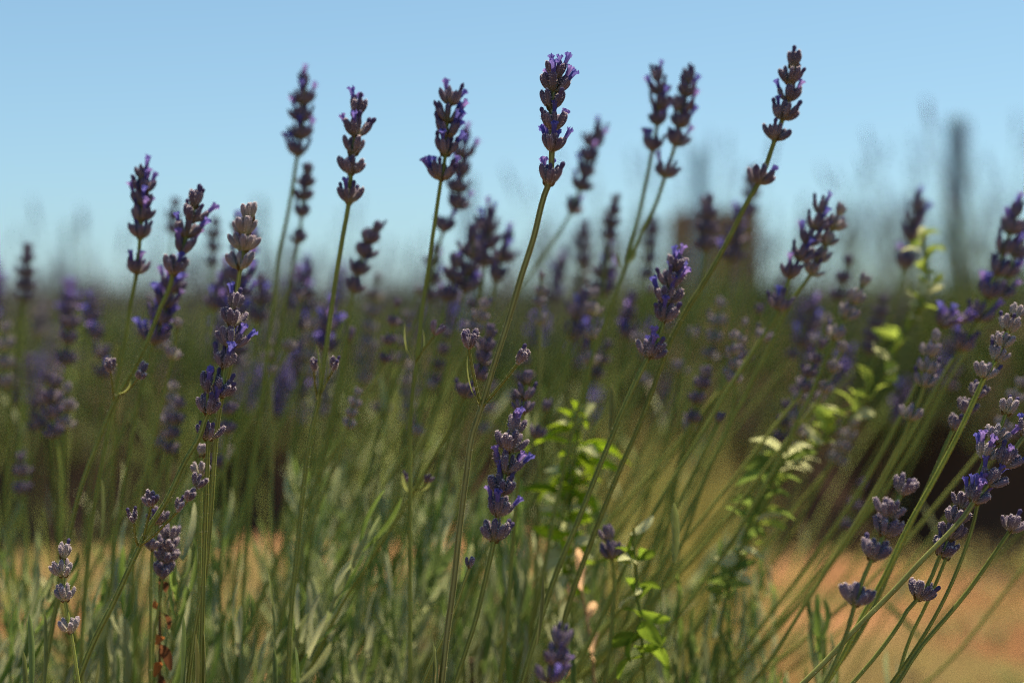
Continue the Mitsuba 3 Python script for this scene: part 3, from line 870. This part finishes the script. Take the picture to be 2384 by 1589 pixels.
BRIGHT = (0.24, 0.37, 0.02)
weed('leafy weed with glowing bright green leaves at lower centre right', 0.635, '1350,985 1340,1060 1330,1150 1325,1260 1330,1400',
     [(1335, 1035, 1218, 1052, 16), (1338, 1025, 1345, 1003, 10), (1342, 1040, 1440, 1052, 15), (1345, 1060, 1472, 1085, 16), (1340, 1075, 1445, 1098, 14), (1338, 1060, 1380, 1110, 18), (1340, 1000, 1385, 940, 20), (1338, 990, 1330, 930, 16),
      (1332, 1110, 1285, 1160, 18), (1330, 1120, 1250, 1180, 22), (1330, 1150, 1390, 1190, 20), (1328, 1180, 1215, 1140, 20), (1328, 1210, 1290, 1290, 16), (1328, 1240, 1240, 1225, 16), (1328, 1230, 1365, 1300, 14), (1328, 1270, 1260, 1330, 20), (1335, 1130, 1320, 1060, 18)], BRIGHT, 1, 70)
weed('bright green leaf cluster low down beneath the violet spike, right of centre', 0.57, '1475,1230 1480,1330 1490,1440 1500,1560',
     [(1478, 1310, 1490, 1225, 22), (1480, 1380, 1460, 1345, 16), (1482, 1400, 1520, 1360, 14), (1488, 1450, 1540, 1500, 20), (1490, 1470, 1470, 1540, 22), (1492, 1480, 1420, 1500, 18), (1494, 1500, 1555, 1560, 22), (1490, 1440, 1450, 1420, 15), (1496, 1530, 1440, 1580, 20), (1486, 1420, 1560, 1440, 14)], (0.17, 0.27, 0.03), 2, 12)
weed('tall weed sprig with a yellow-green arched top leaf in the upper right', 0.66, '2150,545 2155,600 2160,650 2150,700 2120,760 2080,830 2040,900 1985,965 1920,1020 1850,1085 1800,1150 1740,1270',
     [(2135, 555, 2195, 545, 9), (2140, 560, 2118, 572, 10), (2158, 600, 2200, 578, 12), (2158, 615, 2165, 600, 12), (2160, 640, 2170, 670, 16), (2135, 720, 2128, 682, 12), (2125, 740, 2155, 690, 12), (2110, 770, 2145, 720, 14), (2100, 790, 2060, 770, 16), (2085, 820, 2120, 790, 14),
      (2070, 840, 2035, 815, 14), (2060, 860, 2090, 850, 14), (2030, 905, 1995, 850, 16), (2010, 930, 2000, 860, 14), (1985, 960, 1975, 900, 14), (1970, 975, 2035, 960, 14), (1940, 1000, 1890, 940, 18), (1925, 1015, 1910, 950, 14), (1900, 1040, 1945, 1030, 12)], (0.27, 0.37, 0.07), 3, 55)
weed('darker weed sprig with paired curled leaves below the tall yellow-green sprig, right', 0.625, '1850,1040 1810,1100 1770,1170 1720,1290 1690,1400',
     [(1830, 1065, 1745, 1025, 20), (1815, 1090, 1725, 1085, 22), (1805, 1105, 1712, 1130, 16), (1790, 1130, 1775, 1060, 14), (1775, 1165, 1840, 1155, 12), (1765, 1180, 1700, 1165, 18), (1760, 1200, 1850, 1210, 18), (1745, 1240, 1690, 1180, 18), (1735, 1260, 1780, 1235, 12), (1720, 1300, 1660, 1300, 14), (1712, 1330, 1760, 1310, 14), (1700, 1370, 1630, 1350, 14)], (0.17, 0.26, 0.06), 4)
dry = thing('dried_stalk', 'curled brown and orange dead leaves on a stalk at lower left', 'dried stalk')
put(dry, 'stem', shape(stem_mesh(np.array([at(372, y, 0.555) for y in (1640, 1560, 1480, 1400, 1345)]), 0.0007, 0.0005, False, rg, (0.13, 0.09, 0.04)), 'stem_mat'))
for x0, y0, x1, y1, w in [(372, 1355, 385, 1378, 12), (374, 1425, 392, 1465, 9), (372, 1480, 362, 1500, 12), (375, 1500, 398, 1560, 12), (372, 1540, 360, 1575, 11), (374, 1420, 362, 1395, 8), (376, 1570, 370, 1605, 10)]:
    put(dry, 'leaf', shape(weed_leaf(at(x0, y0, 0.555), at(x1, y1, 0.548), w * 0.55 / FPX, rg, (0.34, 0.13, 0.04) if x1 < 366 else (0.11, 0.05, 0.025)), 'weed_mat'))
dry2 = thing('dried_stalk', 'pale tan dry leaves on a stalk among the foliage at lower centre right', 'dried stalk')
put(dry2, 'stem', shape(stem_mesh(np.array([at(x, y, 0.61) for x, y in ((1385, 1600), (1375, 1480), (1355, 1380), (1345, 1290))]), 0.0007, 0.0005, False, rg, (0.3, 0.22, 0.12)), 'stem_mat'))
for x0, y0, x1, y1, w in [(1350, 1345, 1345, 1275, 11), (1354, 1375, 1362, 1320, 10), (1368, 1440, 1385, 1400, 11), (1375, 1470, 1385, 1415, 11), (1350, 1400, 1325, 1355, 10), (1385, 1540, 1395, 1470, 9)]:
    put(dry2, 'leaf', shape(weed_leaf(at(x0, y0, 0.61), at(x1, y1, 0.605), w * 0.6 / FPX, rg, (0.6, 0.42, 0.26)), 'weed_mat'))


# ------------------------------------------------------------------ grass on the soil
rg = np.random.default_rng(77)
gm = []
for i in range(1200):
    if rg.random() < 0.6:
        x, y = rg.normal(0.18, 0.03), rg.normal(1.75, 0.2)
    else:
        x, y = rg.uniform(-1.2, 1.2), rg.uniform(1.4, 2.4)
    h = rg.uniform(0.10, 0.31) if abs(x - 0.19) < 0.09 else rg.uniform(0.02, 0.07)
    p0 = np.array([x, y, 0.0])
    p1 = p0 + [rg.normal(0.02, 0.05), rg.normal(0, 0.04), h]
    gm.append(blade(p0, p1, [0.005, 0, 0], 0.0016, rg, False, (0.31, 0.285, 0.08)))
for k in range(46):
    cx, cy = rg.uniform(0.1, 1.2), rg.uniform(1.45, 2.7)
    if k % 3 == 0:
        cx = rg.uniform(-1.1, -0.3)
    for i in range(55):
        p0 = np.array([cx + rg.normal(0, 0.035), cy + rg.normal(0, 0.035), 0.0])
        p1 = p0 + [rg.normal(0, 0.025), rg.normal(0, 0.025), rg.uniform(0.015, 0.06)]
        gm.append(blade(p0, p1, [0.003, 0, 0], 0.0015, rg, False, (0.24, 0.26, 0.10) if k % 2 else (0.30, 0.24, 0.12)))
scene['grass'] = shape(join(gm), 'leaf_mat')
labels['grass'] = {'label': 'sparse yellow-green grass growing on the orange soil', 'category': 'grass', 'kind': 'stuff'}

# ------------------------------------------------------------------ the far row of bushes
def head_mesh(r, lev, pal):
    ms, mp = [], []
    z = 0.0
    for w in range(7):
        A, B = SOFT[pal, lev if w > 3 else min(lev, 1), 'top' if w == 6 else 'mid'][int(r.integers(3))][2:]
        s = 0.0062 * (1 - 0.05 * w)
        M = matrix(around([0, 0, 1], r.uniform(0, 6.28)), [0, 0, 1.0], s, np.array([0, 0, z]))
        ms.append(moved(A, M))
        if B is not None:
            mp.append(moved(B, M))
        z += 0.0065 if w else 0.012
    return join(ms), (join(mp) if mp else None)


HEADRAW = [head_mesh(np.random.default_rng(300 + q), [0, 1, 1, 2][q], 'pbpb'[q]) for q in range(4)]
HEADS = [(shape(a, 'calyx_mat'), shape(b, 'petal_mat') if b is not None else None) for a, b in HEADRAW]


def far_bush(label, cx, cy, rad, ztop, seed, singles, many, nleaf, group=None):
    r = np.random.default_rng(seed)
    key = thing('lavender_bush', label, 'lavender bush', group)
    fm, sm, hm, pm = [], [], [], []
    for i in range(nleaf):
        a, q = r.uniform(0, 6.28), r.random() ** 0.5
        hz = 0.62 * ztop * math.sqrt(1 - 0.8 * q * q)
        p0 = np.array([cx + rad * q * math.cos(a), cy + rad * q * math.sin(a), hz * (r.uniform(0.68, 1.0) if r.random() < 0.95 else r.uniform(0.05, 0.5))])
        o = np.array([math.cos(a) * q, math.sin(a) * q, 0])
        p1 = p0 + (norm(o * 0.7 + [r.normal(0.1, 0.3), r.normal(0, 0.3), 1.0])) * r.uniform(0.04, 0.075)
        n = 3
        s = np.linspace(0, 1, n)
        v, f, T, ph = tube(p0[None] * (1 - s)[:, None] + p1[None] * s[:, None], 0.0028 * np.array([0.6, 1, 0.1]), 3)
        fm.append((v, f, np.tile(np.array(tints[int(r.integers(5))]) * r.uniform(0.8, 1.2), (len(v), 1))))
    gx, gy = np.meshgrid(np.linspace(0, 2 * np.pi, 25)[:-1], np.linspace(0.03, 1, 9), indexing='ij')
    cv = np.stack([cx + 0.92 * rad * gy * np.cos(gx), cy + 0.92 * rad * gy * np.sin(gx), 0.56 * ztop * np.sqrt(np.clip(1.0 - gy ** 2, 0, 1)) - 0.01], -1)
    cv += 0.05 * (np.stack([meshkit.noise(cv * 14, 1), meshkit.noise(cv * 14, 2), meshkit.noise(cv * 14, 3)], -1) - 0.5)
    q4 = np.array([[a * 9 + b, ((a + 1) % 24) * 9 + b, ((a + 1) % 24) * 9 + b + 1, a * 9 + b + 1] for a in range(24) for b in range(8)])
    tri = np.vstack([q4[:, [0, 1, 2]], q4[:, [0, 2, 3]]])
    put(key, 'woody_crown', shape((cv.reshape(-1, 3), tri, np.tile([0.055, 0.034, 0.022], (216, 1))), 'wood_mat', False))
    fk = put(key, 'foliage', shape(join(fm), 'leaf_mat'))
    labels[fk] = {'kind': 'stuff'}
    for i in range(singles + many):
        a, q = r.uniform(0, 6.28), r.random() ** 0.5
        p0 = np.array([cx + 0.7 * rad * q * math.cos(a), cy + 0.7 * rad * q * math.sin(a), 0.35 * ztop])
        o = np.array([math.cos(a) * q, math.sin(a) * q, 0])
        dirn = norm(o * 0.55 + [r.normal(0.12, 0.12), r.normal(0, 0.12), 1.0])
        lenz = (ztop * (0.52 + 0.37 * r.random() if i >= singles else r.uniform(0.84, 1.06)) - 0.05 - 0.35 * ztop) * (1 - 0.12 * q * q)
        p1 = p0 + dirn * lenz / dirn[2]
        c = catmull([p0, (p0 + p1) / 2 + [r.normal(0, 0.008), r.normal(0, 0.008), 0], p1], 4)
        v, f, T, ph = tube(c, np.linspace(0.0014, 0.0009, len(c)), 4)
        stem = (v, f, np.tile(np.array((0.30, 0.35, 0.12)) * r.uniform(0.8, 1.2), (len(v), 1)))
        u = norm(c[-1] - c[-2])
        M = matrix(around(u, r.uniform(0, 6.28)), u, r.uniform(0.85, 1.3), c[-1])
        h = int(r.integers(4))
        if i < singles:
            fl = thing('lavender_flower', 'faint blurred lavender spike rising from the far row of bushes to the skyline', 'lavender flower', 'spikes of the far row at the skyline')
            put(fl, 'stem', shape(stem, 'stem_mat'))
            hk = put(fl, 'flower_head', HEADS[h][0], M)
            if HEADS[h][1] is not None:
                put(hk, 'floret', HEADS[h][1], M)
        else:
            sm.append(stem)
            hm.append(moved(HEADRAW[h][0], M))
    sk = put(key, 'flower_stalk', shape(join(sm), 'stem_mat'))
    labels[sk] = {'kind': 'stuff'}
    hk = put(key, 'flower_head', shape(join(hm), 'calyx_mat'))
    labels[hk] = {'kind': 'stuff'}


for i, (label, cx, cy, rad, zt, sg) in enumerate([
        ('far-row lavender bush at the right edge, its blurred spikes highest on the skyline', 1.12, 2.9, 0.46, 0.81, 70),
        ('far-row lavender bush right of centre, behind the violet spike', 0.42, 3.0, 0.46, 0.76, 30),
        ('far-row lavender bush at centre, behind the tallest spike\'s stalk', -0.28, 3.05, 0.46, 0.65, 34),
        ('far-row lavender bush left of centre, behind the slender five-whorl spike', -0.86, 3.05, 0.46, 0.63, 36),
        ('far-row lavender bush at the left edge of the picture', -1.45, 3.1, 0.46, 0.61, 28)]):
    far_bush(label, cx, cy, rad, zt, 40 + i, sg, 420, 4200)
for i, (label, cx, cy) in enumerate([('dim lavender bush in the row behind the far row, right', 1.6, 5.2), ('dim lavender bush in the row behind the far row, right of centre', 0.6, 5.4),
                                     ('dim lavender bush in the row behind the far row, left of centre', -0.5, 5.7), ('dim lavender bush in the row behind the far row, left', -1.6, 6.0)]):
    far_bush(label, cx, cy, 0.62, 0.62, 60 + i, 0, 220, 2200)

# rows of the field going on towards the horizon, one green mass from here
r = np.random.default_rng(90)
fm = []
for row in range(9):
    y0 = 8.0 + 2.2 * row * (1 + 0.25 * row)
    for i in range(1500):
        x = r.uniform(-0.5, 0.5) * y0 * 1.1
        y = y0 + r.normal(0, 0.3) - 0.25 * x
        h = 0.58 * r.uniform(0.75, 1.0)
        p0 = np.array([x, y, 0.0])
        p1 = np.array([x + r.normal(0, 0.1), y + r.normal(0, 0.1), h])
        w = 0.010 * (1 + 0.28 * row)
        v, f, T, ph = tube(np.array([p0, (p0 + p1) / 2, p1]), [w, w * 1.3, w * 0.2], 3)
        fm.append((v, f, lerp((0.17, 0.22, 0.075), (0.19, 0.18, 0.15), T ** 3) * r.uniform(0.8, 1.2)))
scene['lavender_field'] = shape(join(fm), 'leaf_mat')
labels['lavender_field'] = {'label': 'distant green lavender rows running on to the horizon', 'category': 'lavender rows', 'kind': 'stuff'}

# ------------------------------------------------------------------ posts and the brown crate beyond the row
where = ['right edge, the tallest looking', 'brown crate', 'tallest spike, left of it', 'pale stalk of the tall blurred spike', 'left edge, the smallest looking']
for i, (px, Y) in enumerate([(2222, 3.35), (1628, 4.05), (1090, 4.9), (606, 6.05), (160, 7.9)]):
    lab = ['slim grey post beyond the far row near the right edge, the largest', 'slim grey post standing up behind the brown crate', 'slim grey post behind the bushy-topped spike', 'slim grey post behind the pale stalk of the tall blurred spike', 'slim grey post near the left edge, the smallest'][i]
    p = at(px, 700, Y)
    w = 0.0165
    s = np.array([[-1, -1], [1, -1], [1, 1], [-1, 1]]) * w
    zs = [-0.05, 0.868, 0.88]
    ch = [1, 1, 0.75]
    v = np.array([[p[0] + q[0] * c, p[1] + q[1] * c, z] for z, c in zip(zs, ch) for q in s])
    f = [[a + k, a + (k + 1) % 4, a + 4 + (k + 1) % 4] for a in (0, 4) for k in range(4)] + [[a + k, a + 4 + (k + 1) % 4, a + 4 + k] for a in (0, 4) for k in range(4)] + [[8, 9, 10], [8, 10, 11]]
    key = thing('post', lab, 'post', 'grey posts beyond the row')
    scene[key] = mikit.ply((v, np.array(f)), 'post_mat')
crate = thing('crate', 'brown timber crate beyond the far row, right of centre, below the grey post', 'crate')
p = at(1662, 700, 4.6)
hw, zt = 0.118, 0.45 + (700 - 492) / FPX * 4.6
import trimesh
n = 6
for side in range(4):
    R = trimesh.transformations.rotation_matrix(math.radians(90 * side + 9), [0, 0, 1])
    for j in range(n):
        z0, z1 = zt * j / n + 0.004, zt * (j + 1) / n - 0.004
        b = trimesh.creation.box([2 * hw - (0.0 if side % 2 else 0.044), 0.02, z1 - z0])
        b.apply_translation([0, -hw + 0.01, (z0 + z1) / 2])
        b.apply_transform(R)
        b.apply_translation([p[0], p[1], 0])
        put(crate, 'plank', mikit.ply(b, 'timber_mat'))
for q in range(4):
    R = trimesh.transformations.rotation_matrix(math.radians(90 * q + 9), [0, 0, 1])
    b = trimesh.creation.box([0.03, 0.03, zt - 0.01])
    b.apply_translation([hw - 0.04, hw - 0.04, (zt - 0.01) / 2])
    b.apply_transform(R)
    b.apply_translation([p[0], p[1], 0])
    put(crate, 'corner_post', mikit.ply(b, 'timber_mat'))
print(len(scene), 'entries', sum(1 for k in labels if 'category' in labels[k]), 'things')
